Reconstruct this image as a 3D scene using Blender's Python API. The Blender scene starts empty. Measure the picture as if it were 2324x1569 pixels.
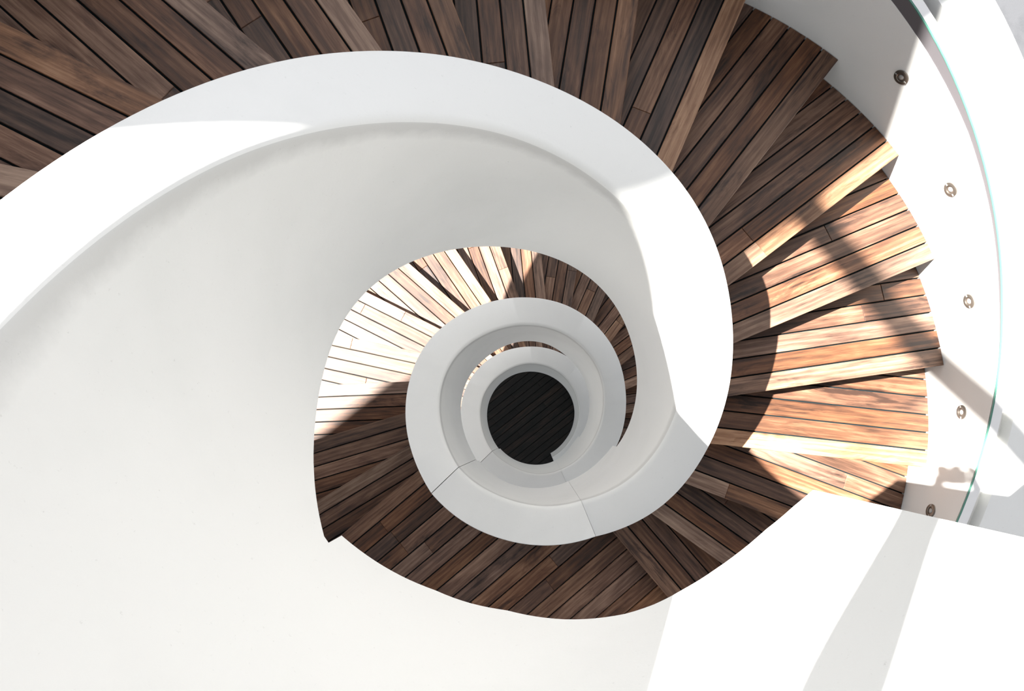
import bpy, bmesh, math, random
from mathutils import Vector, Matrix
random.seed(7)
D = math.pi / 180
C = bpy.context.scene.collection

# ------------------------------------------------------------------ measures
S = 3.6                      # metres per storey unit used by the tables below
ZO = 3.03 * S                # ground floor lies at z = 0
SX, SY = .00615, .00233      # slight lean of the stair axis
CAM = (-.00007, -.0635, .08832)
CAM_ROT = (.13391, .04457, .00926)
FPX = 1374.527
SUN_DIR = Vector((.53687, -.05591, -.84181))

# ------------------------------------------------------------------ camera, light, exposure
cam = bpy.data.cameras.new('camera')
cam.sensor_width = 36.0
cam.lens = 36.0 * FPX / 2324
cam.clip_start = .02
cam_o = bpy.data.objects.new('camera', cam)
cam_o.location = (CAM[0] * S, CAM[1] * S, CAM[2] * S + ZO)
cam_o.rotation_euler = CAM_ROT
C.objects.link(cam_o)
bpy.context.scene.camera = cam_o

sc = bpy.context.scene
sc.view_settings.view_transform = 'Standard'
sc.view_settings.look = 'None'
sc.view_settings.gamma = 1
sc.view_settings.use_curve_mapping = False
sc.view_settings.exposure = 0.82

world = bpy.data.worlds.new('sky')
sc.world = world
world.use_nodes = True
wn = world.node_tree
wn.nodes.clear()
sky = wn.nodes.new('ShaderNodeTexSky')
sky.sky_type = 'NISHITA'
sky.sun_disc = False
sky.sun_elevation = 57.3 * D
sky.sun_rotation = 0
sky.dust_density = 3.0
sky.air_density = 1.0
hs = wn.nodes.new('ShaderNodeHueSaturation')
hs.inputs['Saturation'].default_value = .25
bg = wn.nodes.new('ShaderNodeBackground')
bg.inputs['Strength'].default_value = .128
wo = wn.nodes.new('ShaderNodeOutputWorld')
wn.links.new(sky.outputs[0], hs.inputs['Color'])
wn.links.new(hs.outputs[0], bg.inputs['Color'])
wn.links.new(bg.outputs[0], wo.inputs['Surface'])

sun = bpy.data.lights.new('sun', 'SUN')
sun.energy = 24.0
sun.angle = .55 * D
sun.color = (1.0, .96, .90)
sun_o = bpy.data.objects.new('sun', sun)
sun_o.rotation_euler = SUN_DIR.to_track_quat('-Z', 'Y').to_euler()
sun_o.location = (-8, 0, 30)
C.objects.link(sun_o)

# ------------------------------------------------------------------ materials
def mat(name, color, rough=.6, metal=0.0, spec=.5):
    m = bpy.data.materials.new(name)
    m.use_nodes = True
    b = m.node_tree.nodes['Principled BSDF']
    b.inputs['Base Color'].default_value = (*color, 1)
    b.inputs['Roughness'].default_value = rough
    b.inputs['Metallic'].default_value = metal
    b.inputs['Specular IOR Level'].default_value = spec
    return m, m.node_tree, b

def nd(nt, kind, **inp):
    n = nt.nodes.new(kind)
    for k, v in inp.items():
        n.inputs[k.replace('_', ' ')].default_value = v
    return n

def plaster(name, c0, c1, bump=.06, scale=9.0, stain=False):
    m, nt, b = mat(name, c0, .62, spec=.35)
    tc = nt.nodes.new('ShaderNodeTexCoord')
    n1 = nd(nt, 'ShaderNodeTexNoise', Scale=scale * .18, Detail=4.0, Roughness=.6)
    n2 = nd(nt, 'ShaderNodeTexNoise', Scale=scale * 9, Detail=6.0, Roughness=.7)
    nt.links.new(tc.outputs['Object'], n1.inputs['Vector'])
    nt.links.new(tc.outputs['Object'], n2.inputs['Vector'])
    r = nt.nodes.new('ShaderNodeValToRGB')
    r.color_ramp.elements[0].position = .28
    r.color_ramp.elements[0].color = (*c1, 1)
    r.color_ramp.elements[1].position = .5
    r.color_ramp.elements[1].color = (*c0, 1)
    nt.links.new(n1.outputs['Fac'], r.inputs['Fac'])
    # fine dirt specks
    r2 = nt.nodes.new('ShaderNodeValToRGB')
    r2.color_ramp.elements[0].position = .22
    r2.color_ramp.elements[0].color = (.72, .72, .71, 1)
    r2.color_ramp.elements[1].position = .36
    r2.color_ramp.elements[1].color = (1, 1, 1, 1)
    nt.links.new(n2.outputs['Fac'], r2.inputs['Fac'])
    mx = nt.nodes.new('ShaderNodeMix')
    mx.data_type = 'RGBA'
    mx.blend_type = 'MULTIPLY'
    mx.inputs[0].default_value = 1
    nt.links.new(r.outputs[0], mx.inputs[6])
    nt.links.new(r2.outputs[0], mx.inputs[7])
    res = mx.outputs[2]
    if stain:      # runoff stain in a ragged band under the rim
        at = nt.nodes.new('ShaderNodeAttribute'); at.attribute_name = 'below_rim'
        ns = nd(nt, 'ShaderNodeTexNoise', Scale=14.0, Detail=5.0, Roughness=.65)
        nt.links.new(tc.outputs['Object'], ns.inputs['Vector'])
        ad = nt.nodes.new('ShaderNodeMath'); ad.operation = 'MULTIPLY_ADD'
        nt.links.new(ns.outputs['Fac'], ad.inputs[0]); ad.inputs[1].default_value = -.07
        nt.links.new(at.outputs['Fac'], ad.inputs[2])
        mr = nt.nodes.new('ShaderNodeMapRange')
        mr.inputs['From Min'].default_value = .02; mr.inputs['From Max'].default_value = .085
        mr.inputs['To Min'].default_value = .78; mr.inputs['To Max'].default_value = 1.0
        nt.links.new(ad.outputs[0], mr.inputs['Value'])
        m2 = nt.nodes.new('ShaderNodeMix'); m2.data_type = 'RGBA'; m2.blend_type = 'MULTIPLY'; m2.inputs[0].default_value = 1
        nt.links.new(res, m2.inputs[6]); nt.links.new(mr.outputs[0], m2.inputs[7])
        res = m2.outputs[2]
    nt.links.new(res, b.inputs['Base Color'])
    bp = nd(nt, 'ShaderNodeBump', Strength=bump, Distance=.01)
    nt.links.new(n2.outputs['Fac'], bp.inputs['Height'])
    nt.links.new(bp.outputs[0], b.inputs['Normal'])
    return m

def wood(name, dark, mid, light, value=1.0):
    m, nt, b = mat(name, mid, .5, spec=.3)
    b.inputs['Diffuse Roughness'].default_value = .8
    L = nt.links.new
    tc = nt.nodes.new('ShaderNodeTexCoord')
    oi = nt.nodes.new('ShaderNodeObjectInfo')
    off = nt.nodes.new('ShaderNodeVectorMath'); off.operation = 'SCALE'
    off.inputs[0].default_value = (37.0, 11.0, 23.0)
    L(oi.outputs['Random'], off.inputs['Scale'])
    add = nt.nodes.new('ShaderNodeVectorMath'); add.operation = 'ADD'
    L(tc.outputs['Object'], add.inputs[0]); L(off.outputs[0], add.inputs[1])
    def mapped(sx, sy, sz):
        mp = nt.nodes.new('ShaderNodeVectorMath'); mp.operation = 'MULTIPLY'
        mp.inputs[1].default_value = (sx, sy, sz)
        L(add.outputs[0], mp.inputs[0])
        return mp.outputs[0]
    blot = nd(nt, 'ShaderNodeTexNoise', Scale=1.0, Detail=3.0, Roughness=.55, Distortion=.6)
    L(mapped(2.2, 9, 9), blot.inputs['Vector'])
    grain = nd(nt, 'ShaderNodeTexNoise', Scale=1.0, Detail=7.0, Roughness=.72, Distortion=.3)
    L(mapped(4.5, 95, 95), grain.inputs['Vector'])
    wave = nt.nodes.new('ShaderNodeTexWave')
    wave.wave_type = 'BANDS'; wave.bands_direction = 'Y'
    wave.inputs['Scale'].default_value = 1.0
    wave.inputs['Distortion'].default_value = 9.0
    wave.inputs['Detail'].default_value = 2.5
    wave.inputs['Detail Scale'].default_value = .8
    L(mapped(1.1, 9, 9), wave.inputs['Vector'])
    knot = nd(nt, 'ShaderNodeTexVoronoi', Scale=1.0)
    L(mapped(2.1, 7.5, 7.5), knot.inputs['Vector'])
    def math_(op, a, bb, clamp=False):
        n = nt.nodes.new('ShaderNodeMath'); n.operation = op; n.use_clamp = clamp
        for i, v in enumerate((a, bb)):
            if isinstance(v, (int, float)): n.inputs[i].default_value = v
            else: L(v, n.inputs[i])
        return n.outputs[0]
    def centred(x, k): return math_('MULTIPLY', math_('SUBTRACT', x, .5), k)
    f = math_('ADD', centred(blot.outputs['Fac'], 1.25), .5)
    f = math_('ADD', f, centred(grain.outputs['Fac'], 1.15))
    f = math_('ADD', f, centred(wave.outputs['Fac'], .16))
    f = math_('ADD', f, centred(oi.outputs['Random'], .34))
    stain = nd(nt, 'ShaderNodeTexNoise', Scale=1.0, Detail=5.0, Roughness=.7, Distortion=.8)
    L(mapped(1.7, 8, 8), stain.inputs['Vector'])
    st = nt.nodes.new('ShaderNodeMapRange')
    st.inputs['From Min'].default_value = .56; st.inputs['From Max'].default_value = .72
    st.inputs['To Min'].default_value = 0; st.inputs['To Max'].default_value = .42
    L(stain.outputs['Fac'], st.inputs['Value'])
    f = math_('SUBTRACT', f, st.outputs[0])
    kn = nt.nodes.new('ShaderNodeMapRange')
    kn.inputs['From Min'].default_value = .0; kn.inputs['From Max'].default_value = .14
    kn.inputs['To Min'].default_value = .16; kn.inputs['To Max'].default_value = 0
    L(knot.outputs['Distance'], kn.inputs['Value'])
    f = math_('SUBTRACT', f, kn.outputs[0], True)
    r = nt.nodes.new('ShaderNodeValToRGB')
    e = r.color_ramp.elements
    e[0].position = .08; e[0].color = (*dark, 1)
    e[1].position = .98; e[1].color = (*light, 1)
    k = e.new(.52); k.color = (*mid, 1)
    L(f, r.inputs['Fac'])
    hsv = nt.nodes.new('ShaderNodeHueSaturation')
    rnd2 = math_('FRACT', math_('MULTIPLY', oi.outputs['Random'], 7.31), 0)
    L(math_('ADD', math_('MULTIPLY', rnd2, .35), .8), hsv.inputs['Saturation'])
    rnd3 = math_('FRACT', math_('MULTIPLY', oi.outputs['Random'], 13.7), 0)
    L(math_('MULTIPLY', math_('ADD', math_('MULTIPLY', rnd3, .5), .75), value), hsv.inputs['Value'])
    L(r.outputs[0], hsv.inputs['Color'])
    L(hsv.outputs[0], b.inputs['Base Color'])
    bp = nd(nt, 'ShaderNodeBump', Strength=.25, Distance=.002)
    L(grain.outputs['Fac'], bp.inputs['Height'])
    L(bp.outputs[0], b.inputs['Normal'])
    return m

M_WHITE = plaster('white_plaster', (.68, .685, .672), (.645, .652, .638))
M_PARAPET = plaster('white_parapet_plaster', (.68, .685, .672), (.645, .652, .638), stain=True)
M_COPE = plaster('white_coping', (.69, .69, .69), (.66, .66, .66), .03)
M_WOOD = wood('teak', (.020, .0085, .0048), (.100, .046, .0255), (.235, .130, .078))
M_WORN = wood('worn_teak', (.038, .019, .0125), (.155, .085, .053), (.31, .20, .132))
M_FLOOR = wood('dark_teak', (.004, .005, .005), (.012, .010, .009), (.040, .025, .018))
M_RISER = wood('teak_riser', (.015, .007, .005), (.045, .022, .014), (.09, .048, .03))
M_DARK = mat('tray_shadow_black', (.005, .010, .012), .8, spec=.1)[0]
M_GROUND = plaster('grey_paving', (.043, .045, .050), (.033, .035, .039), .5, 14)
M_STRIP = mat('grey_shade_strip', (.095, .089, .096), .6)[0]  # even grey that paints in the shade of the recess below the rail
M_STEEL = mat('brushed_steel', (.17, .15, .13), .4, .8)[0]
M_LENS = mat('frosted_lens', (.30, .30, .29), .25)[0]
M_LAMPCUP = mat('lamp_cup', (.16, .13, .11), .5, .6)[0]
M_ROOF = mat('roof_white', (.8, .8, .8), .6)[0]

def glass_mat():
    m, nt, b = mat('green_glass_edge', (.14, .36, .28), .12)
    b.inputs['Transmission Weight'].default_value = .5
    b.inputs['IOR'].default_value = 1.45
    return m
M_GLASS = glass_mat()

# ------------------------------------------------------------------ helpers
def obj(name, verts, faces, m, parent=None, smooth=None, below=None):
    me = bpy.data.meshes.new(name)
    me.from_pydata(verts, [], faces)
    if below:
        at = me.attributes.new('below_rim', 'FLOAT', 'POINT')
        at.data.foreach_set('value', below)
    bm = bmesh.new(); bm.from_mesh(me)
    if below: bmesh.ops.remove_doubles(bm, verts=bm.verts, dist=2e-5)
    bmesh.ops.recalc_face_normals(bm, faces=bm.faces)
    bm.to_mesh(me); bm.free()
    me.materials.append(m)
    if smooth:
        for p in me.polygons: p.use_smooth = True
        me.set_sharp_from_angle(angle=smooth * D)
    o = bpy.data.objects.new(name, me)
    C.objects.link(o)
    if parent: o.parent = parent
    return o

def empty(name, loc=(0, 0, 0)):
    o = bpy.data.objects.new(name, None)
    o.location = loc
    o.empty_display_size = .1
    C.objects.link(o)
    return o

def tag(o, label=None, cat=None, group=None, kind=None):
    if label: o['label'] = label
    if cat: o['category'] = cat
    if group: o['group'] = group
    if kind: o['kind'] = kind
    return o

# ------------------------------------------------------------------ stair geometry tables (t = clockwise degrees, unrolled)
G0, GD = 24.0, 6.0
RO = [.2584,.2591,.2599,.2607,.2614,.262,.2624,.2627,.2628,.2628,.2626,.2622,.2617,.2611,.2604,.2597,.2589,.2582,.2575,.2569,.2566,.2564,.2565,.2569,.2574,.2582,.259,.26,.2611,.2621,.2631,.264,.2646,.265,.2651,.2649,.2645,.2641,.2636,.2631,.2628,.2628,.2632,.2639,.2647,.2654,.266,.2665,.2665,.2661,.2653,.2642,.2631,.2623,.262,.2621,.2625,.2628,.2631,.2635,.2644,.2655,.2664,.2667,.2663,.2653,.2641,.2631,.2624,.2619,.2614,.2606,.2598,.259,.2586,.2584,.2582,.2578,.2573,.2568,.2567,.2572,.2582,.2596,.2609,.2622,.2635,.2648,.2662,.2673,.2679,.2676,.2665,.2651,.2638,.2628,.2621,.2618,.2617,.262,.2626,.2637,.265,.2665,.2676,.2681,.2682,.2679,.2674,.2667,.2658,.2646,.2632,.2621,.2614,.2615,.2622,.2635,.2652,.267,.2686,.27,.271,.2717,.2723,.2728,.2731,.2733,.2733,.2731,.2728,.2723,.2716,.2709,.27,.2691,.2682,.2672,.2664,.2657,.2652,.2649,.2649,.2651,.2656,.2662,.2669,.2677,.2684,.2689,.2692,.2692,.2689,.2686,.2682,.2676,.2666,.2655,.2647,.2644,.2645,.2651,.2661,.2671,.2682,.269,.2695,.2697,.2695,.2691,.2685,.2678,.267,.2663,.2657,.2653,.2651,.2652,.2656,.2661,.2668,.2676,.2684,.2692,.27,.2706,.271,.2713,.2714]
RI = [.201,.2016,.2023,.2029,.2034,.2039,.2042,.2044,.2045,.2045,.2043,.204,.2037,.2032,.2026,.2021,.2015,.2009,.2003,.1999,.1996,.1995,.1996,.1999,.2003,.2007,.2011,.2013,.2014,.2014,.2014,.201,.2003,.1994,.1986,.198,.1976,.1975,.1976,.1979,.1981,.1981,.1982,.1983,.1985,.1989,.1994,.1999,.2002,.2004,.2004,.2003,.2001,.2,.2,.2001,.2003,.2008,.2014,.2021,.2029,.2036,.204,.204,.2036,.2028,.2015,.2001,.1988,.1977,.1965,.195,.1935,.1923,.1915,.1912,.1913,.1915,.1916,.1914,.191,.1909,.1912,.1918,.1927,.1938,.1951,.1963,.1972,.1977,.1977,.1973,.1963,.195,.1937,.1926,.1919,.1916,.1915,.1918,.1923,.1931,.1941,.1952,.1962,.1971,.1977,.1982,.1988,.1995,.2001,.2004,.2,.1993,.1984,.1977,.1975,.1976,.198,.1986,.1996,.2009,.2025,.2044,.2062,.2079,.2092,.2102,.2107,.2108,.2103,.2093,.2076,.2055,.2034,.2017,.2008,.2005,.2003,.1997,.1986,.1973,.1963,.1958,.1958,.1962,.1967,.1971,.1974,.1974,.197,.1962,.1951,.194,.1932,.193,.1932,.1937,.1943,.1947,.1949,.1948,.1947,.1946,.1945,.1944,.1942,.1939,.1935,.1929,.1922,.1916,.1912,.1911,.1911,.1911,.191,.1908,.1908,.1914,.1925,.194,.1958,.198,.2007,.2042,.2079,.2111,.2132]
RL = [.1978,.1984,.199,.1996,.2001,.2006,.2009,.2011,.2012,.2012,.201,.2007,.2004,.1999,.1994,.1988,.1982,.1975,.1967,.1958,.1949,.1941,.1937,.1939,.1949,.1968,.1993,.2022,.2049,.2068,.2078,.2076,.2065,.2049,.203,.2012,.1996,.1984,.1976,.1973,.1974,.198,.1987,.1996,.2004,.201,.2012,.201,.2003,.1992,.1979,.1967,.1959,.1954,.1952,.1953,.1955,.1959,.1964,.197,.1974,.1974,.1976,.1982,.1991,.2003,.2018,.2033,.2045,.2054,.206,.2065,.2067,.2067,.2064,.2058,.2047,.2029,.2005,.1982,.1967,.1961,.1959,.1962,.1969,.198,.1991,.2,.2008,.2013,.2016,.2015,.2012,.201,.2015,.2025,.2037,.205,.206,.2069,.2074,.2075,.207,.2057,.2036,.2015,.1996,.1982,.197,.1959,.1948,.1936,.1925,.1914,.1904,.1895,.1888,.1883,.1878,.1873,.1863,.1851,.1849,.1863,.1897,.1941,.1986,.2022,.2045,.2056,.206,.2061,.2061,.2061,.2059,.2054,.2047,.2038,.2029,.202,.2012,.2006,.2004,.2005,.201,.2016,.2022,.2027,.2031,.2034,.2036,.2036,.2035,.2031,.2025,.2017,.2009,.2,.1991,.1982,.1975,.1969,.1964,.196,.1956,.1954,.1954,.1954,.1954,.1955,.1956,.1957,.1959,.196,.1959,.1955,.195,.1946,.1941,.1934,.1927,.1919,.1912,.1908,.1908,.1911,.1914,.1916,.1917]
L0Z = [[30.1007,-0.306],[34.1477,-0.3197],[40.4562,-0.336],[47.0641,-0.3454],[52.5667,-0.3517],[59.341,-0.3557],[65.9331,-0.3564],[71.6892,-0.3593],[77.9308,-0.3662],[84.1421,-0.3729],[96.3039,-0.3887],[104.7714,-0.3844],[112.2188,-0.3817],[119.5933,-0.371],[129.2678,-0.3566],[134.4195,-0.3485]]
TSL, TSR, ML, H2 = 135.80272, 427.31026, .0329, .93356
RW = .65166                  # inside of the outer wall
HP = .18795                  # tread nosing below parapet top
TN, DTN, OFF = 191.87498, 14.49397, -.05616
ZF = -3.03

def tab(T, t):
    x = min(max((t - G0) / GD, 0), len(T) - 1.001)
    i = int(x)
    return T[i] + (x - i) * (T[i + 1] - T[i])
def interp(xs, ys, x):
    if x <= xs[0]: return ys[0]
    for i in range(1, len(xs)):
        if x <= xs[i]:
            return ys[i - 1] + (ys[i] - ys[i - 1]) * (x - xs[i - 1]) / (xs[i] - xs[i - 1])
    return ys[-1]
def rw(t):
    return interp([0, 230, 242], [.706, .706, RW], t)
def zT(t):
    if t < TSL: return 0.0
    n = math.floor((t - TSL) / 360)
    u = t - TSL - 360 * n
    w = TSR - TSL
    loc = (1 - ML) * u / w if u < w else (1 - ML) + ML * (u - w) / (360 - w)
    z = -n - loc
    return -1 + (z + 1) * H2 if z < -1 else z
N0, N1, N2, N3 = 134.45, 390.4, 494.5, 750.0
N4 = 854.5
def zlow(t, side=0):
    t += side * 1e-6
    if t < N0: return interp([p[0] for p in L0Z], [p[1] for p in L0Z], t)
    if t < N1: return zT(t) - interp([N0, N1], [.322, .372], t)
    if t < N2: return zT(t) - .43
    if t < N3: return zT(t) - .385
    if t < N4: return zT(t) - .44
    return max(zT(t) - .37, ZF + .001)

def W(r, t, z):
    a = -t * D
    return ((r * math.cos(a) + SX * z) * S, (r * math.sin(a) + SY * z) * S, z * S + ZO)

def sweep(name, ts, prof, m, parent=None, smooth=35, below=None):
    """closed profile of (r, z) points carried along the angles ts"""
    rings = [prof(t) for t in ts]
    n = len(rings[0])
    V, F = [], []
    for t, ring in zip(ts, rings):
        tt = t[0] if isinstance(t, tuple) else t
        for r, z in ring: V.append(W(r, tt, z))
    for i in range(len(ts) - 1):
        for j in range(n):
            k = (j + 1) % n
            F.append((i * n + j, i * n + k, (i + 1) * n + k, (i + 1) * n + j))
    F.append(tuple(range(n)))
    F.append(tuple((len(ts) - 1) * n + j for j in range(n)))
    return obj(name, V, F, m, parent, smooth, below)

def tlist(a, b, step=2.0, breaks=()):
    step = 2.0                       # one shared grid, so neighbouring shells keep an even gap
    L = [(a, 0), (b, 0)]
    t = math.ceil((a + .2) / step) * step
    while t < b - .2:
        L.append((t, 0)); t += step
    for q in breaks:
        if a < q < b:
            L = [x for x in L if abs(x[0] - q) > .3] + [(q, -1), (q, 1)]
    return sorted(L)

# ------------------------------------------------------------------ ground and floor
g = 300.0
obj('ground', [(-g, -g, -.25), (g, -g, -.25), (g, g, -.25), (-g, g, -.25), (-g, -g, -.05), (g, -g, -.05), (g, g, -.05), (-g, g, -.05)],
    [(0, 1, 2, 3), (4, 5, 6, 7), (0, 1, 5, 4), (1, 2, 6, 5), (2, 3, 7, 6), (3, 0, 4, 7)], M_GROUND)
bpy.data.objects['ground']['kind'] = 'structure'

# planks: polygons clipped in the plane, extruded with a chamfered top edge
def clip(poly, n, c):
    """keep the side where p.n <= c"""
    out = []
    for i in range(len(poly)):
        a, b = poly[i], poly[(i + 1) % len(poly)]
        da, db = a[0] * n[0] + a[1] * n[1] - c, b[0] * n[0] + b[1] * n[1] - c
        if da <= 0: out.append(a)
        if (da < 0 < db) or (db < 0 < da):
            s = da / (da - db)
            out.append((a[0] + s * (b[0] - a[0]), a[1] + s * (b[1] - a[1])))
    return out
def area(p):
    return .5 * sum(p[i][0] * p[(i + 1) % len(p)][1] - p[(i + 1) % len(p)][0] * p[i][1] for i in range(len(p)))

def plank(poly, ang, ztop, parent, m, thick=.018, name='plank', ch=.0022):
    """poly: world xy points in metres; ang: direction of the grain"""
    if len(poly) < 3: return None
    if area(poly) < 0: poly = poly[::-1]
    if area(poly) < .0006: return None
    cx = sum(p[0] for p in poly) / len(poly); cy = sum(p[1] for p in poly) / len(poly)
    ca, sa = math.cos(-ang), math.sin(-ang)
    loc = [((x - cx) * ca - (y - cy) * sa, (x - cx) * sa + (y - cy) * ca) for x, y in poly]
    # drop near-duplicate points
    q = []
    for p in loc:
        if not q or math.dist(p, q[-1]) > .004: q.append(p)
    if len(q) > 2 and math.dist(q[0], q[-1]) < .004: q.pop()
    if len(q) < 3: return None
    n = len(q)
    # inset for the chamfer
    ins = []
    for i in range(n):
        a, b, c = Vector(q[i - 1]), Vector(q[i]), Vector(q[(i + 1) % n])
        d1, d2 = (b - a).normalized(), (c - b).normalized()
        n1, n2 = Vector((-d1.y, d1.x)), Vector((-d2.y, d2.x))
        k = 1 + n1.dot(n2)
        v = (n1 + n2) * (ch / max(k, .35))
        ins.append(tuple(b + v))
    V = [(x, y, -thick) for x, y in q] + [(x, y, -ch) for x, y in q] + [(x, y, 0) for x, y in ins]
    F = [tuple(range(n))[::-1]] + [tuple(range(2 * n, 3 * n))]
    for L in (0, 1):
        for i in range(n):
            j = (i + 1) % n
            F.append((L * n + i, L * n + j, (L + 1) * n + j, (L + 1) * n + i))
    o = obj(name, V, F, m, parent)
    o.location = Vector((cx, cy, ztop)) - (parent.location if parent else Vector())
    o.rotation_euler = (0, 0, ang)
    return o

def split_plank(poly, ang, ztop, parent, m, chance=.35, at=None):
    """maybe cut the board by a butt joint across the grain"""
    e = (math.cos(ang), math.sin(ang))
    us = [p[0] * e[0] + p[1] * e[1] for p in poly]
    if not us: return
    lo, hi = min(us), max(us)
    if hi - lo > .7 and (at is not None or random.random() < chance):
        c = lo + (hi - lo) * (at if at is not None else random.uniform(.2, .8))
        plank(clip(poly, e, c - .0008), ang, ztop, parent, m)
        plank(clip(poly, (-e[0], -e[1]), -c - .0008), ang, ztop, parent, m)
    else:
        plank(poly, ang, ztop, parent, m)

PITCH, GAP = .1055, .0085

def line(k):
    """nosing line of tread index k: angle of its outward direction"""
    return -(TN + k * DTN) * D

def z_tread(k):
    return zT(TN + k * DTN) - HP

def strip_poly(v0, v1, r0, r1, e, n, sh):
    """board between offsets v0..v1 (units) from the axis, from circle r0 out to r1"""
    def P(u, v): return ((u * e[0] + v * n[0] + sh[0]) * S, (u * e[1] + v * n[1] + sh[1]) * S)
    ro = lambda v: math.sqrt(max(r1 * r1 - v * v, 0))
    ri = lambda v: math.sqrt(max(r0 * r0 - v * v, 0)) if abs(v) < r0 else 0.0
    if abs(v0) >= r1 or abs(v1) >= r1: return []
    return [P(ri(v0), v0), P(ro(v0), v0), P(ro(v1), v1), P(ri(v1), v1)]

def tread(flight, k, upper, mwood, zz=None):
    """one step: black tray below, boards on top, riser board in front"""
    a = line(k)
    e = (math.cos(a), math.sin(a)); n = (-e[1], e[0])
    z = z_tread(k) if zz is None else zz
    zw = z * S + ZO
    sh = (SX * z, SY * z)
    t_mid = TN + k * DTN
    r0 = tab(RO, t_mid + 8) + .0015
    r0 = max(tab(RO, t_mid + q) for q in (-6, 0, 6, 12, 16)) + .001
    r1 = min(rw(t_mid - 14), rw(t_mid + 8)) - .0006
    # line of the tread above, boards run a little way under it
    au = line(k - 1) if upper is None else upper[0]
    offu = OFF if upper is None else upper[1]
    eu = (math.cos(au), math.sin(au)); nu = (-eu[1], eu[0])
    cu = (offu + .006) * S + (sh[0] * nu[0] + sh[1] * nu[1]) * S
    # carrier
    def Q(u, v): return ((u * e[0] + v * n[0] + sh[0]) * S, (u * e[1] + v * n[1] + sh[1]) * S)
    va, vb = OFF + .003, OFF + .30
    rr = r1 - .0006
    base = [Q(math.sqrt((r0 + .0045) ** 2 - va * va), va)]
    for q in range(9):
        v = va + (vb - va) * q / 8
        base.append(Q(math.sqrt(rr * rr - v * v), v))
    for q in range(7):
        v = vb + (va - vb) * q / 7
        if abs(v) < r0 + .003: base.append(Q(math.sqrt((r0 + .0045) ** 2 - v * v), v))
    base = clip(base, nu, cu + .01)
    if len(base) < 3: return
    if area(base) < 0: base = base[::-1]
    nb = len(base)
    th = .045
    V = [(x, y, zw - .020 - th) for x, y in base] + [(x, y, zw - .020) for x, y in base]
    F = [tuple(range(nb)), tuple(range(nb, 2 * nb))] + [(i, (i + 1) % nb, nb + (i + 1) % nb, nb + i) for i in range(nb)]
    t = obj('tread', V, F, M_DARK, flight)
    p = PITCH / S; g_ = GAP / S
    for i in range(9):
        v0 = OFF + i * p; v1 = v0 + p - g_
        poly = strip_poly(v0, v1, r0, r1, e, n, sh)
        if not poly: break
        poly = clip(poly, nu, cu)
        if len(poly) < 3: continue
        split_plank(poly, a, zw, t, M_WORN if i == 0 else mwood)
    # riser board under the nosing
    zb = (z_tread(k + 1) if k < 15 else z - .049) * S + ZO
    vr = OFF + .006
    u0 = math.sqrt(max((r0 + .002) ** 2 - vr * vr, 0)); u1 = math.sqrt(r1 * r1 - vr * vr) - .001
    def P(u, v): return ((u * e[0] + v * n[0] + sh[0]) * S, (u * e[1] + v * n[1] + sh[1]) * S)
    A, B = P(u0, vr), P(u1, vr)
    th = .018 / S
    A2, B2 = P(u0, vr + th), P(u1, vr + th)
    c = ((A[0] + B[0]) / 2, (A[1] + B[1]) / 2)
    V = []
    for (x, y) in (A, B, B2, A2):
        dx, dy = x - c[0], y - c[1]
        V.append((dx * e[0] + dy * e[1], -dx * e[1] + dy * e[0]))
    hz = zw - .0665 - zb
    Vv = [(x, y, 0) for x, y in V] + [(x, y, hz) for x, y in V]
    F = [(0, 1, 2, 3), (4, 5, 6, 7)] + [(i, (i + 1) % 4, 4 + (i + 1) % 4, 4 + i) for i in range(4)]
    ro = obj('riser', Vv, F, M_RISER, t)
    ro.location = (c[0], c[1], zb + .001)
    ro.rotation_euler = (0, 0, a)
    return t

def flight(name, label, k0, turn, upper0, m=M_WOOD):
    f = empty(name)
    tag(f, label, 'stairs', 'wooden flights of the spiral stair')
    for j in range(k0, 16):
        k = j + turn * (360 / DTN)
        tread(f, k, upper0 if j == -3 else None, m)
    a, b = TSL + 360 * turn - 1.5, TSR + 360 * turn + 8
    def prof(tt):
        t, s = tt
        zt = zT(t) - HP - .049 - .024
        if turn == 0 and t < TSL + 1: zt = zT(t) - HP - .075
        zb = zlow(t, s)
        return [(tab(RO, t) + .0006, zb + .001), (rw(t) - .0006, zb + .001), (rw(t) - .0006, max(zt, zb + .004)), (tab(RO, t) + .0006, max(zt, zb + .004))]
    if turn == 2: b = 1146
    sweep('stair_slab', tlist(a, b, 5, (N0, N1, N2, N3, N4)), prof, M_WHITE, f)
    return f

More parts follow.
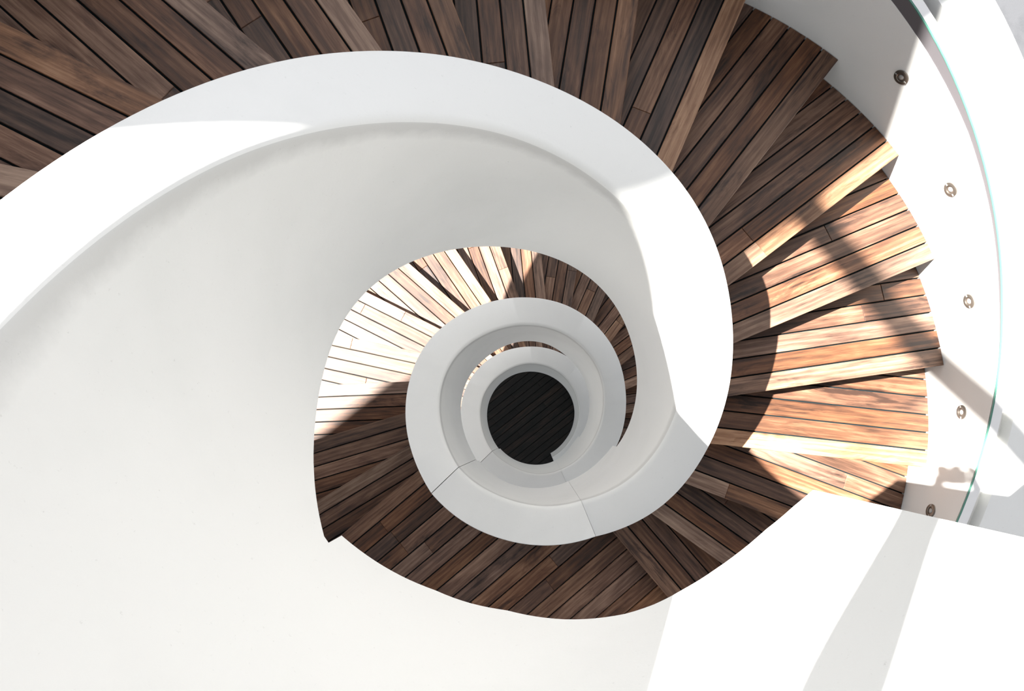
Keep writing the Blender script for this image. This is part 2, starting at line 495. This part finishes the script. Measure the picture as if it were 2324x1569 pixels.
# landing boards run along this direction
LA = 220.3 * D
LOFF = -.0385
def landing(name, label, turn, zz, last_k):
    f = empty(name)
    tag(f, label, 'landing')
    e = (math.cos(LA), math.sin(LA)); n = (-e[1], e[0])
    sh = (SX * zz, SY * zz); zw = zz * S + ZO
    tm = TSR + 34 + 360 * (turn - 1)
    r0 = max(tab(RO, tm + q) for q in (-30, -20, -10, 0, 10, 20, 30, 40)) + .001
    r1 = rw(tm) - .0006
    cu = None
    if last_k is not None:
        au = line(last_k); eu = (math.cos(au), math.sin(au)); nu = (-eu[1], eu[0])
        cu = (OFF + .006) * S + (sh[0] * nu[0] + sh[1] * nu[1]) * S
    p = PITCH / S; g_ = GAP / S
    i = 0
    under = []
    while True:
        v0 = LOFF + i * p; v1 = v0 + p - g_
        if v1 >= r1 - .01: break
        if v1 < r0:
            polys = [strip_poly(v0, v1, r0, r1, e, n, sh)]
            arc = [v1 + (v0 - v1) * q / 5 for q in range(1, 5)]
            def P0(u, v): return ((u * e[0] + v * n[0] + sh[0]) * S, (u * e[1] + v * n[1] + sh[1]) * S)
            polys[0] += [P0(math.sqrt((r0 + .0012) ** 2 - v * v), v) for v in arc]
        else:
            def P(u, v): return ((u * e[0] + v * n[0] + sh[0]) * S, (u * e[1] + v * n[1] + sh[1]) * S)
            ro = lambda v: math.sqrt(max(r1 * r1 - v * v, 0))
            lo0 = math.sqrt(max(r0 * r0 - v0 * v0, 0)) if v0 < r0 else None
            if lo0 is not None:
                # board just grazing the parapet: keep the outer part and the part past it
                polys = [[P(lo0, v0), P(ro(v0), v0), P(ro(v1), v1), P(lo0, v1)], [P(-ro(v0), v0), P(-lo0, v0), P(-lo0, v1), P(-ro(v1), v1)]]
            else:
                polys = [[P(-ro(v0), v0), P(ro(v0), v0), P(ro(v1), v1), P(-ro(v1), v1)]]
        for poly in polys:
            if cu is not None: poly = clip(poly, nu, cu)
            if len(poly) >= 3: split_plank(poly, LA, zw, f, M_WOOD, .6)
            if len(poly) >= 3:
                c_ = (sum(q[0] for q in poly) / len(poly), sum(q[1] for q in poly) / len(poly))
                uq = []
                for x, y in poly:
                    g2 = GAP + .001 if (x - c_[0]) * n[0] + (y - c_[1]) * n[1] > 0 else 0
                    x, y = x + n[0] * g2 - sh[0] * S, y + n[1] * g2 - sh[1] * S
                    rr = math.hypot(x, y)
                    k_ = min(max(rr, (r0 + .004) * S), (r1 - .004) * S) / rr
                    uq.append((x * k_ + sh[0] * S, y * k_ + sh[1] * S))
                under.append(uq)
        i += 1
        if i > 60: break
    # riser of the landing edge
    vr = LOFF + .006
    u0 = math.sqrt((r0 + .002) ** 2 - vr * vr); u1 = math.sqrt(r1 * r1 - vr * vr) - .001
    def P2(u, v): return ((u * e[0] + v * n[0] + sh[0]) * S, (u * e[1] + v * n[1] + sh[1]) * S)
    th = .018 / S
    pts = [P2(u0, vr), P2(u1, vr), P2(u1, vr + th), P2(u0, vr + th)]
    zb = zw - .17
    V = [(x, y, zb) for x, y in pts] + [(x, y, zw - .039) for x, y in pts]
    obj('riser', V, [(0, 1, 2, 3), (4, 5, 6, 7)] + [(q, (q + 1) % 4, 4 + (q + 1) % 4, 4 + q) for q in range(4)], M_RISER, f)
    a = TSR + 360 * (turn - 1) + 8.2; b = TSL + 360 * turn - 1.7
    if turn == 0: a = 31.0
    def prof(tt):
        t, s = tt
        zb = zlow(t, s)
        return [(tab(RO, t) + .0006, zb + .001), (rw(t) - .0006, zb + .001), (rw(t) - .0006, zz - .0125), (tab(RO, t) + .0006, zz - .0125)]
    s = sweep('landing_slab', tlist(a, b, 5), prof, M_WHITE, f)
    V, F = [], []
    for poly in under:
        if area(poly) < 0: poly = poly[::-1]
        k = len(V); m_ = len(poly)
        V += [(x, y, zw - .037) for x, y in poly] + [(x, y, zw - .0195) for x, y in poly]
        F += [tuple(range(k, k + m_)), tuple(range(k + m_, k + 2 * m_))] + [(k + q, k + (q + 1) % m_, k + m_ + (q + 1) % m_, k + m_ + q) for q in range(m_)]
    obj('deck_tray', V, F, M_DARK, f)
    return f

# ------------------------------------------------------------------ floor of the well
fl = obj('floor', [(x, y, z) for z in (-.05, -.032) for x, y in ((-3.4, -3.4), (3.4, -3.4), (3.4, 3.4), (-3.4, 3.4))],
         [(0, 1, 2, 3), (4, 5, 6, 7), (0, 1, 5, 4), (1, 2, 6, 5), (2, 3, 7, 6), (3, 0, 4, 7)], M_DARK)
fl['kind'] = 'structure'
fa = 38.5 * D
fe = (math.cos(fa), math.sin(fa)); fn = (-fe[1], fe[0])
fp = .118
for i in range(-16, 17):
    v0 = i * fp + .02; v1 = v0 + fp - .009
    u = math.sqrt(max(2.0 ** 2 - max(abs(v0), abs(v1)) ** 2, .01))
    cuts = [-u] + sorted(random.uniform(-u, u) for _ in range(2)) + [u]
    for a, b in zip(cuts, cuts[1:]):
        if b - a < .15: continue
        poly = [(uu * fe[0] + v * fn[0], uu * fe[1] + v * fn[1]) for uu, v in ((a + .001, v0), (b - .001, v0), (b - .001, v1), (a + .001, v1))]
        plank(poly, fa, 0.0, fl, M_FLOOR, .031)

# ------------------------------------------------------------------ inner parapets, one per flight and per landing
def parapet(label, a, b, gap0=.0, gap1=.0):
    def prof(tt):
        t, s = tt
        ro, ri, rl = tab(RO, t), tab(RI, t), tab(RL, t)
        z = zT(t); zl = zlow(t, s)
        if s == 0 and t < N0: zl = zlow(t, 0)
        rad = .0085
        hq = interp([24, 60, 100, 134.45, 390, 440, 494, 540, 740, 765, 840, 862], [.46, .41, .40, .335, .40, .43, .405, .385, .39, .43, .43, .37], t)
        P = [(ro, zl), (ro, z - .0012), (ro - .0012, z)]
        for q in range(0, 6):
            th = q / 5 * math.pi / 2
            P.append((ri + rad - rad * math.sin(th), z - rad + rad * math.cos(th)))
        for dz in (.012, .032, .14):
            P.append((ri + (rl - ri) * dz / hq, z - dz))
        P.append((ri + (rl - ri) * (z - zl) / hq, zl))
        return P
    ts = tlist(a + gap0, b - gap1, 2.0, (N0, N1, N2, N3, N4))
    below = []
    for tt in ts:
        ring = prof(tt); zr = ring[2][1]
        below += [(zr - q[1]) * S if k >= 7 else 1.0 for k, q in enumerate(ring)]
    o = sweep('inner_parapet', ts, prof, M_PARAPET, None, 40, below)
    tag(o, label, 'parapet', 'white inner parapets of the spiral')
    return o
parapet('largest white parapet, sweeping from the sunlit corner over the upper flight', 30.1, TSR, 0, .05)
parapet('white parapet segment between two joints, above the dark plank landing', TSR, TSL + 360, .05, .15)
parapet('second white parapet ring, running beside the sunlit middle flight', TSL + 360, TSR + 360, .15, .05)
parapet('small grey shaded parapet segment with joints, below the second white ring', TSR + 360, TSL + 720, .05, .15)
parapet('innermost white parapet ring around the dark bottom floor, with a square end', TSL + 720, 1148, .15, 0)

# ------------------------------------------------------------------ flights and landings
landing('upper_landing', 'plank landing behind the top white parapet', 0, -.182, None)
flight('upper_flight', 'upper flight of brown plank steps fanning along the top and right side', -3, 0, (LA + 0, LOFF))
landing('plank_landing', 'dark shaded landing of parallel brown boards below the upper flight', 1, z_tread(15) - .049, 15)
flight('middle_flight', 'middle flight of plank steps in bright sun, seen inside the largest parapet', -3, 1, (LA, LOFF))
landing('lower_landing', 'lower plank landing hidden behind the second white ring', 2, z_tread(15 + 360 / DTN) - .047, 15 + 360 / DTN)
flight('lowest_flight', 'lowest flight of plank steps, a sliver beside the innermost white ring', -3, 2, (LA, LOFF))

# ------------------------------------------------------------------ outer walls with rail, groove and coping
def face_off(t):
    return interp([300, 318, 330, 340, 349, 357, 365, 373, 385], [-.043, -.043, -.043, -.049, -.056, -.058, -.062, -.064, -.062], t)
def rail_off(t):
    return interp([300, 315, 321, 330, 337.6, 345.4, 350, 357, 365, 373, 385], [-.022, -.022, -.025, -.033, -.040, -.047, -.0515, -.0555, -.0595, -.0618, -.060], t)
def zbase(t):
    return zT(t)
def outer_wall(label, a, b, shown):
    fo = (lambda t: face_off(t)) if shown else (lambda t: -.058)
    rof = (lambda t: rail_off(t)) if shown else (lambda t: -.0575)
    def body(tt):
        t, s = tt
        zl = max(zlow(t, s) - .002, ZF + .001); zt = zbase(t) + fo(t)
        zc = zbase(t) + rof(t)
        d = rw(t) - RW
        return [(r + d, z) for r, z in [(RW, zl), (.742, zl), (.742, zc - .026), (.7495, zc - .024), (.750, zc - .0015), (.7485, zc), (.6835, zc), (.683, zc - .001), (.683, zc - .02),
                (.667, zc - .02), (.667, zt), (RW, zt)]]
    ts = tlist(a, b, 3.0, (N0, N1, N2, N3, N4))
    o = sweep('outer_parapet', ts, body, M_WHITE, None, 35)
    tag(o, label, 'parapet', 'white outer parapets of the spiral')
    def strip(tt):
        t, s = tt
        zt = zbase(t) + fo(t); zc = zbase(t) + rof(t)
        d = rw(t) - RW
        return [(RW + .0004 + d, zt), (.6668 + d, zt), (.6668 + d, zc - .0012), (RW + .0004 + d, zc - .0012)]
    sweep('shade_strip', ts, strip, M_STRIP, o)  # tapered strip, its grey stands in for recess shade
    def glass(tt):
        t, s = tt
        zc = zbase(t) + rof(t)
        d = rw(t) - RW
        return [(RW + d, zc - .0012), (RW + .0022 + d, zc - .0012), (RW + .0022 + d, zc), (RW + d, zc)]
    if shown: sweep('glass_edge', ts, glass, M_GLASS, o)
    def rail(tt):
        t, s = tt
        zc = zbase(t) + rof(t)
        d = rw(t) - RW
        return [(r + d, z) for r, z in [(RW + .0023, zc - .0011), (.667, zc - .0011), (.667, zc - .0008), (.6662, zc), (RW + .0023, zc)]]
    sweep('rail', ts, rail, M_COPE, o)
    return o
outer_wall('white outer wall of the upper flight, with round lights, rail and wide coping', TSL - 1, TSR + 67, True)
outer_wall('white outer wall of the top landing, behind the leaning person', 31, TSL - 1.2, False)
outer_wall('white outer wall around the middle flight', TSL + 359.2, TSR + 360 + 66, False)
outer_wall('white outer wall around the lowest flight', TSL + 719.4, 1140, False)

# ------------------------------------------------------------------ recessed wall lights
def lathe(profile, n=20):
    V, F = [], []
    m = len(profile)
    for i in range(n):
        a = 2 * math.pi * i / n
        for r, z in profile: V.append((r * math.cos(a), r * math.sin(a), z))
    for i in range(n):
        k = (i + 1) % n
        for j in range(m - 1):
            F.append((i * m + j, i * m + j + 1, k * m + j + 1, k * m + j))
    return V, F
LIGHTS = [(320.0046, -.70902, 'dark round wall light in the shade near the top of the outer wall'),
          (334.6366, -.76342, 'round steel wall light beside the tread below the shaded light'),
          (348.6302, -.81854, 'round steel wall light on the outer wall, middle one of five'),
          (362.904, -.87289, 'round steel wall light on the outer wall, fourth from the top'),
          (376.6692, -.92325, 'round wall light half hidden behind the sunlit landing parapet edge')]
for t, z, lab in LIGHTS:
    L = empty('wall_light', W(RW - .0002, t, z))
    a = -t * D
    # local +z points back towards the axis
    zx = Vector((-math.cos(a), -math.sin(a), 0)); up = Vector((0, 0, 1)); xx = up.cross(zx)
    L.rotation_euler = Matrix((xx, up, zx)).transposed().to_euler()
    tag(L, lab, 'wall light', 'round lights along the outer wall')
    V, F = lathe([(.0205, .0005), (.0205, .004), (.023, .0062), (.035, .0062), (.0385, .004), (.0395, .0005)], 28)
    obj('trim_ring', V, F, M_STEEL, L, 40)
    V, F = lathe([(.0001, .0012), (.0204, .0012), (.0204, .0006), (.0001, .0006)], 24)
    obj('lamp_cup', V, F, M_LAMPCUP, L, 40)
    V, F = lathe([(.0001, .0066), (.006, .0062), (.0105, .005), (.0135, .0025), (.0138, .0014)], 20)
    obj('lens', V, F, M_LENS, L, 60)
    for sgn in (-1, 1):
        V = [(sgn * x, y, zz) for zz in (.0064, .0078) for x, y in ((.0245, -.003), (.0365, -.003), (.0365, .003), (.0245, .003))]
        o = obj('clip', V, [(0, 1, 2, 3), (4, 5, 6, 7)] + [(q, (q + 1) % 4, 4 + (q + 1) % 4, 4 + q) for q in range(4)], M_LENS, L)

# ------------------------------------------------------------------ photographer behind the top parapet: outside the picture, casts the shadow seen in it
M_SKIN = mat('skin', (.45, .26, .18), .55)[0]
M_SHIRT = mat('dark_shirt', (.05, .06, .08), .8)[0]
M_JEANS = mat('blue_trousers', (.04, .06, .11), .85)[0]
M_HAIR = mat('dark_hair', (.02, .015, .012), .7)[0]
M_SHOE = mat('grey_shoe', (.12, .12, .12), .7)[0]
M_BLACK = mat('camera_black', (.015, .015, .015), .45)[0]
ZD = -.182 * S                      # deck of the top landing, relative to the parapet top
Rc = Matrix.Identity(3)
from mathutils import Euler
Rc = Euler(CAM_ROT, 'XYZ').to_matrix()
EYE = Vector((CAM[0] * S, CAM[1] * S, CAM[2] * S))
def cp(x, y, z): return EYE + Rc @ Vector((x, y, z))      # around the lens

def skin_body(name, joints, bones, m, parent=None, sub=2, root=None):
    names = list(joints)
    V = [Vector(joints[n][0]) for n in names]
    E = [(names.index(a), names.index(b)) for a, b in bones]
    me = bpy.data.meshes.new(name)
    me.from_pydata(V, E, [])
    o = bpy.data.objects.new(name, me)
    C.objects.link(o)
    md = o.modifiers.new('skin', 'SKIN')
    sub_ = o.modifiers.new('sub', 'SUBSURF'); sub_.levels = sub; sub_.render_levels = sub
    for i, n in enumerate(names):
        r = joints[n][1]
        sv = me.skin_vertices[0].data[i]
        sv.radius = r if isinstance(r, tuple) else (r, r)
        sv.use_root = (n == (root or names[0]))
    dg = bpy.context.evaluated_depsgraph_get()
    ev = o.evaluated_get(dg)
    nm = bpy.data.meshes.new_from_object(ev)
    o.modifiers.clear()
    o.data = nm
    nm.materials.clear()
    for q in (m if isinstance(m, (list, tuple)) else [m]): nm.materials.append(q)
    for p in nm.polygons: p.use_smooth = True
    if parent: o.parent = parent
    return o

PX = -.10
HANDS = {}
J = {}
J['pelvis'] = ((PX, -1.17, .20), (.15, .12))
J['waist'] = ((PX, -1.07, .33), (.135, .105))
J['chest'] = ((PX, -.93, .47), (.155, .115))
J['upper_chest'] = ((PX, -.86, .555), (.125, .095))
J['neck'] = ((PX, -.795, .63), (.055, .055))
J['skull'] = ((PX, -.735, .69), (.078, .085))
J['crown'] = ((PX, -.675, .745), (.075, .085))
B = [('pelvis', 'waist'), ('waist', 'chest'), ('chest', 'upper_chest'), ('upper_chest', 'neck'), ('neck', 'skull'), ('skull', 'crown')]
for sg, nm_ in ((-1, 'left'), (1, 'right')):
    wrist = cp(sg * .105, -.055, .085)
    sh_ = Vector((PX + sg * .185, -.85, .55))
    mid = (sh_ + wrist) / 2 + Vector((sg * .07, 0, -.05))
    J[nm_ + '_shoulder'] = (sh_, .072)
    J[nm_ + '_elbow'] = (mid, .054)
    J[nm_ + '_forearm'] = (mid.lerp(wrist, .35), .050)
    J[nm_ + '_wrist'] = (wrist, .031)
    palm = cp(sg * .088, -.012, .085)
    J[nm_ + '_palm'] = (palm, (.036, .019))
    J[nm_ + '_knuckle'] = (cp(sg * .086, .018, .085), (.034, .016))
    B += [('upper_chest', nm_ + '_shoulder'), (nm_ + '_shoulder', nm_ + '_elbow'), (nm_ + '_elbow', nm_ + '_forearm'), (nm_ + '_forearm', nm_ + '_wrist'),
          (nm_ + '_wrist', nm_ + '_palm'), (nm_ + '_palm', nm_ + '_knuckle')]
    hip = Vector((PX + sg * .09, -1.19, .13))
    knee = Vector((PX + sg * .11, -1.17, -.20))
    ankle = Vector((PX + sg * .12, -1.27, ZD + .075))
    toe = Vector((PX + sg * .15, -1.09, ZD + .035))
    J[nm_ + '_hip'] = (hip, .092); J[nm_ + '_thigh'] = (hip.lerp(knee, .4), .083); J[nm_ + '_knee'] = (knee, .060)
    J[nm_ + '_calf'] = (knee.lerp(ankle, .3), .056); J[nm_ + '_ankle'] = (ankle, .036); J[nm_ + '_toe'] = (toe, (.036, .026))
    B += [('pelvis', nm_ + '_hip'), (nm_ + '_hip', nm_ + '_thigh'), (nm_ + '_thigh', nm_ + '_knee'), (nm_ + '_knee', nm_ + '_calf'), (nm_ + '_calf', nm_ + '_ankle'), (nm_ + '_ankle', nm_ + '_toe')]
person = skin_body('person', J, B, [M_SKIN, M_SHIRT, M_JEANS], None, 2, 'pelvis')
person.location = (0, 0, ZO)
tag(person, 'person in dark shirt leaning over the top parapet, holding a camera above the stairwell', 'person')
wr = [J['left_wrist'][0], J['right_wrist'][0]]
for p in person.data.polygons:
    c = p.center
    if c.z < .23 and c.y < -1.0: p.material_index = 2
    elif (c - Vector(J['skull'][0])).length < .17 and c.z > .62 and c.y > -.80: p.material_index = 0
    elif min((c - w).length for w in wr) < .05 or c.y > -.30: p.material_index = 0
    else: p.material_index = 1
# fingers: four curled round the grip of the camera and a thumb behind it, each its own chain rooted in the palm
for sg, nm_ in ((-1, 'left'), (1, 'right')):
    FJ, FB = {}, []
    root = cp(sg * .087, .0, .085)
    FJ['palm_root'] = (root, (.016, .012))
    for q, ln in enumerate((.92, 1.0, .95, .78)):
        zz = .050 + q * .019
        a0 = cp(sg * .090, .022, zz + .008)
        a1 = cp(sg * (.086), .022 + .030 * ln, zz)
        a2 = cp(sg * (.074 - .012 * ln), .026 + .034 * ln, zz - .004)
        a3 = cp(sg * (.058 - .018 * ln), .022 + .034 * ln, zz - .006)
        for n, (v, r) in enumerate(((a0, .0095), (a1, .0088), (a2, .0080), (a3, .0068))): FJ['f%d_%d' % (q, n)] = (v, r)
        FB += [('palm_root', 'f%d_0' % q)] + [('f%d_%d' % (q, n), 'f%d_%d' % (q, n + 1)) for n in range(3)]
    t0 = cp(sg * .080, -.020, .108); t1 = cp(sg * .060, -.004, .126); t2 = cp(sg * .040, .008, .122)
    FJ['t0'] = (t0, .0115); FJ['t1'] = (t1, .0098); FJ['t2'] = (t2, .0078)
    FB += [('palm_root', 't0'), ('t0', 't1'), ('t1', 't2')]
    skin_body('hand', FJ, FB, M_SKIN, person, 1)
# face and hair on the head, which looks down along the camera
hd = Vector(J['skull'][0]).lerp(Vector(J['crown'][0]), .5)
fwd = Vector((0, .55, -.83)).normalized(); upv = Vector((0, .83, .55)).normalized(); rt = Vector((1, 0, 0))
def ell(name, c, rx, ry, rz, m, ax=(rt, fwd, upv), cut=None, parent=person):
    V, F = [], []
    nu, nv = 16, 10
    for i in range(nv + 1):
        th = math.pi * i / nv
        for j in range(nu):
            ph = 2 * math.pi * j / nu
            V.append(c + ax[0] * (rx * math.sin(th) * math.cos(ph)) + ax[1] * (ry * math.sin(th) * math.sin(ph)) + ax[2] * (rz * math.cos(th)))
    for i in range(nv):
        for j in range(nu):
            f = (i * nu + j, i * nu + (j + 1) % nu, (i + 1) * nu + (j + 1) % nu, (i + 1) * nu + j)
            F.append(f)
    if cut: F = [f for f in F if cut(sum((V[k] for k in f), Vector()) / 4 - c)]
    return obj(name, V, F, m, parent, 60)
ell('hair', hd + upv * .012 - fwd * .012, .088, .102, .112, M_HAIR, cut=lambda d: d.dot(fwd) < .03 or d.dot(upv) > .055)
ell('nose', hd + fwd * .088 - upv * .012, .013, .022, .024, M_SKIN)
ell('mouth', hd + fwd * .076 - upv * .052, .024, .010, .007, mat('lips', (.35, .13, .11), .5)[0])
for sg in (-1, 1):
    ell('eye', hd + fwd * .075 + rt * (.031 * sg) + upv * .012, .012, .010, .008, M_LENS)
    ell('ear', hd + rt * (.081 * sg) - upv * .005, .010, .022, .032, M_SKIN)
    ell('shoe', Vector(J[('left' if sg < 0 else 'right') + '_toe'][0]) + Vector((-.012 * sg, -.07, .008)), .047, .138, .043, M_SHOE, ax=(Vector((1, -.12 * sg, 0)).normalized(), Vector((.12 * sg, 1, 0)).normalized(), Vector((0, 0, 1))))
# the camera itself: body, grip and lens, all behind the viewpoint
camera_thing = empty('photo_camera', EYE + Vector((0, 0, ZO)))
tag(camera_thing, 'black camera held out over the stairwell by the leaning person', 'camera')
camera_thing.rotation_euler = CAM_ROT
def bxl(name, x0, x1, y0, y1, z0, z1, parent, m=M_BLACK, b=.006):
    V = [(x, y, z) for z in (z0, z0 + b, z1 - b, z1) for x, y in ()]
    V, F = [], []
    for z, i in ((z0, b), (z0 + b, 0), (z1 - b, 0), (z1, b)):
        for x, y in ((x0 + i + b, y0 + i), (x1 - i - b, y0 + i), (x1 - i, y0 + i + b), (x1 - i, y1 - i - b), (x1 - i - b, y1 - i), (x0 + i + b, y1 - i), (x0 + i, y1 - i - b), (x0 + i, y0 + i + b)):
            V.append((x, y, z))
    F.append(tuple(range(8))); F.append(tuple(range(24, 32)))
    for L in range(3):
        for k in range(8): F.append((L * 8 + k, L * 8 + (k + 1) % 8, L * 8 + 8 + (k + 1) % 8, L * 8 + 8 + k))
    return obj(name, V, F, m, parent)
bxl('camera_body', -.050, .050, -.045, .040, .065, .108, camera_thing)
bxl('viewfinder', -.024, .024, .040, .066, .066, .100, camera_thing)
V, F = lathe([(.0325, .064), (.0325, .050), (.036, .048), (.036, .022), (.039, .018), (.039, .008), (.034, .008), (.033, .020), (.0001, .026)], 28)
obj('camera_lens', V, F, M_BLACK, camera_thing, 40)


# ------------------------------------------------------------------ canopy above, outside the picture, that shades the upper steps
def sn(s, n, z):
    k = (z - 1) / SUN_DIR.z
    x = s * .7808 - n * .6247 + SUN_DIR.x * k
    y = s * .6247 + n * .7808 + SUN_DIR.y * k
    return (x * S, y * S, z * S + ZO)
def box_sn(name, s0, s1, n0, n1, z0, z1, parent=None, zc=None):
    V = []
    zc = zc if zc is not None else z1
    for z in (z0, z1):
        for s, n in ((s0, n0), (s1, n0), (s1, n1), (s0, n1)):
            x, y, _ = sn(s, n, zc)
            V.append((x, y, z * S + ZO))
    return obj(name, V, [(0, 1, 2, 3), (4, 5, 6, 7)] + [(q, (q + 1) % 4, 4 + (q + 1) % 4, 4 + q) for q in range(4)], M_ROOF, parent)
roof = box_sn('roof_canopy', -2.9, 1.9, .771, 1.28, 1.46, 1.5)
tag(roof, kind='structure')
box_sn('roof_beam', -.355, -.318, -.3, .771, 1.462, 1.498, roof, 1.5)
for s in (-2.8, 1.8):
    for n in (.82, 1.2):
        box_sn('roof_post', s - .02, s + .02, n - .02, n + .02, ZF - .02, 1.46, roof, 1.5)
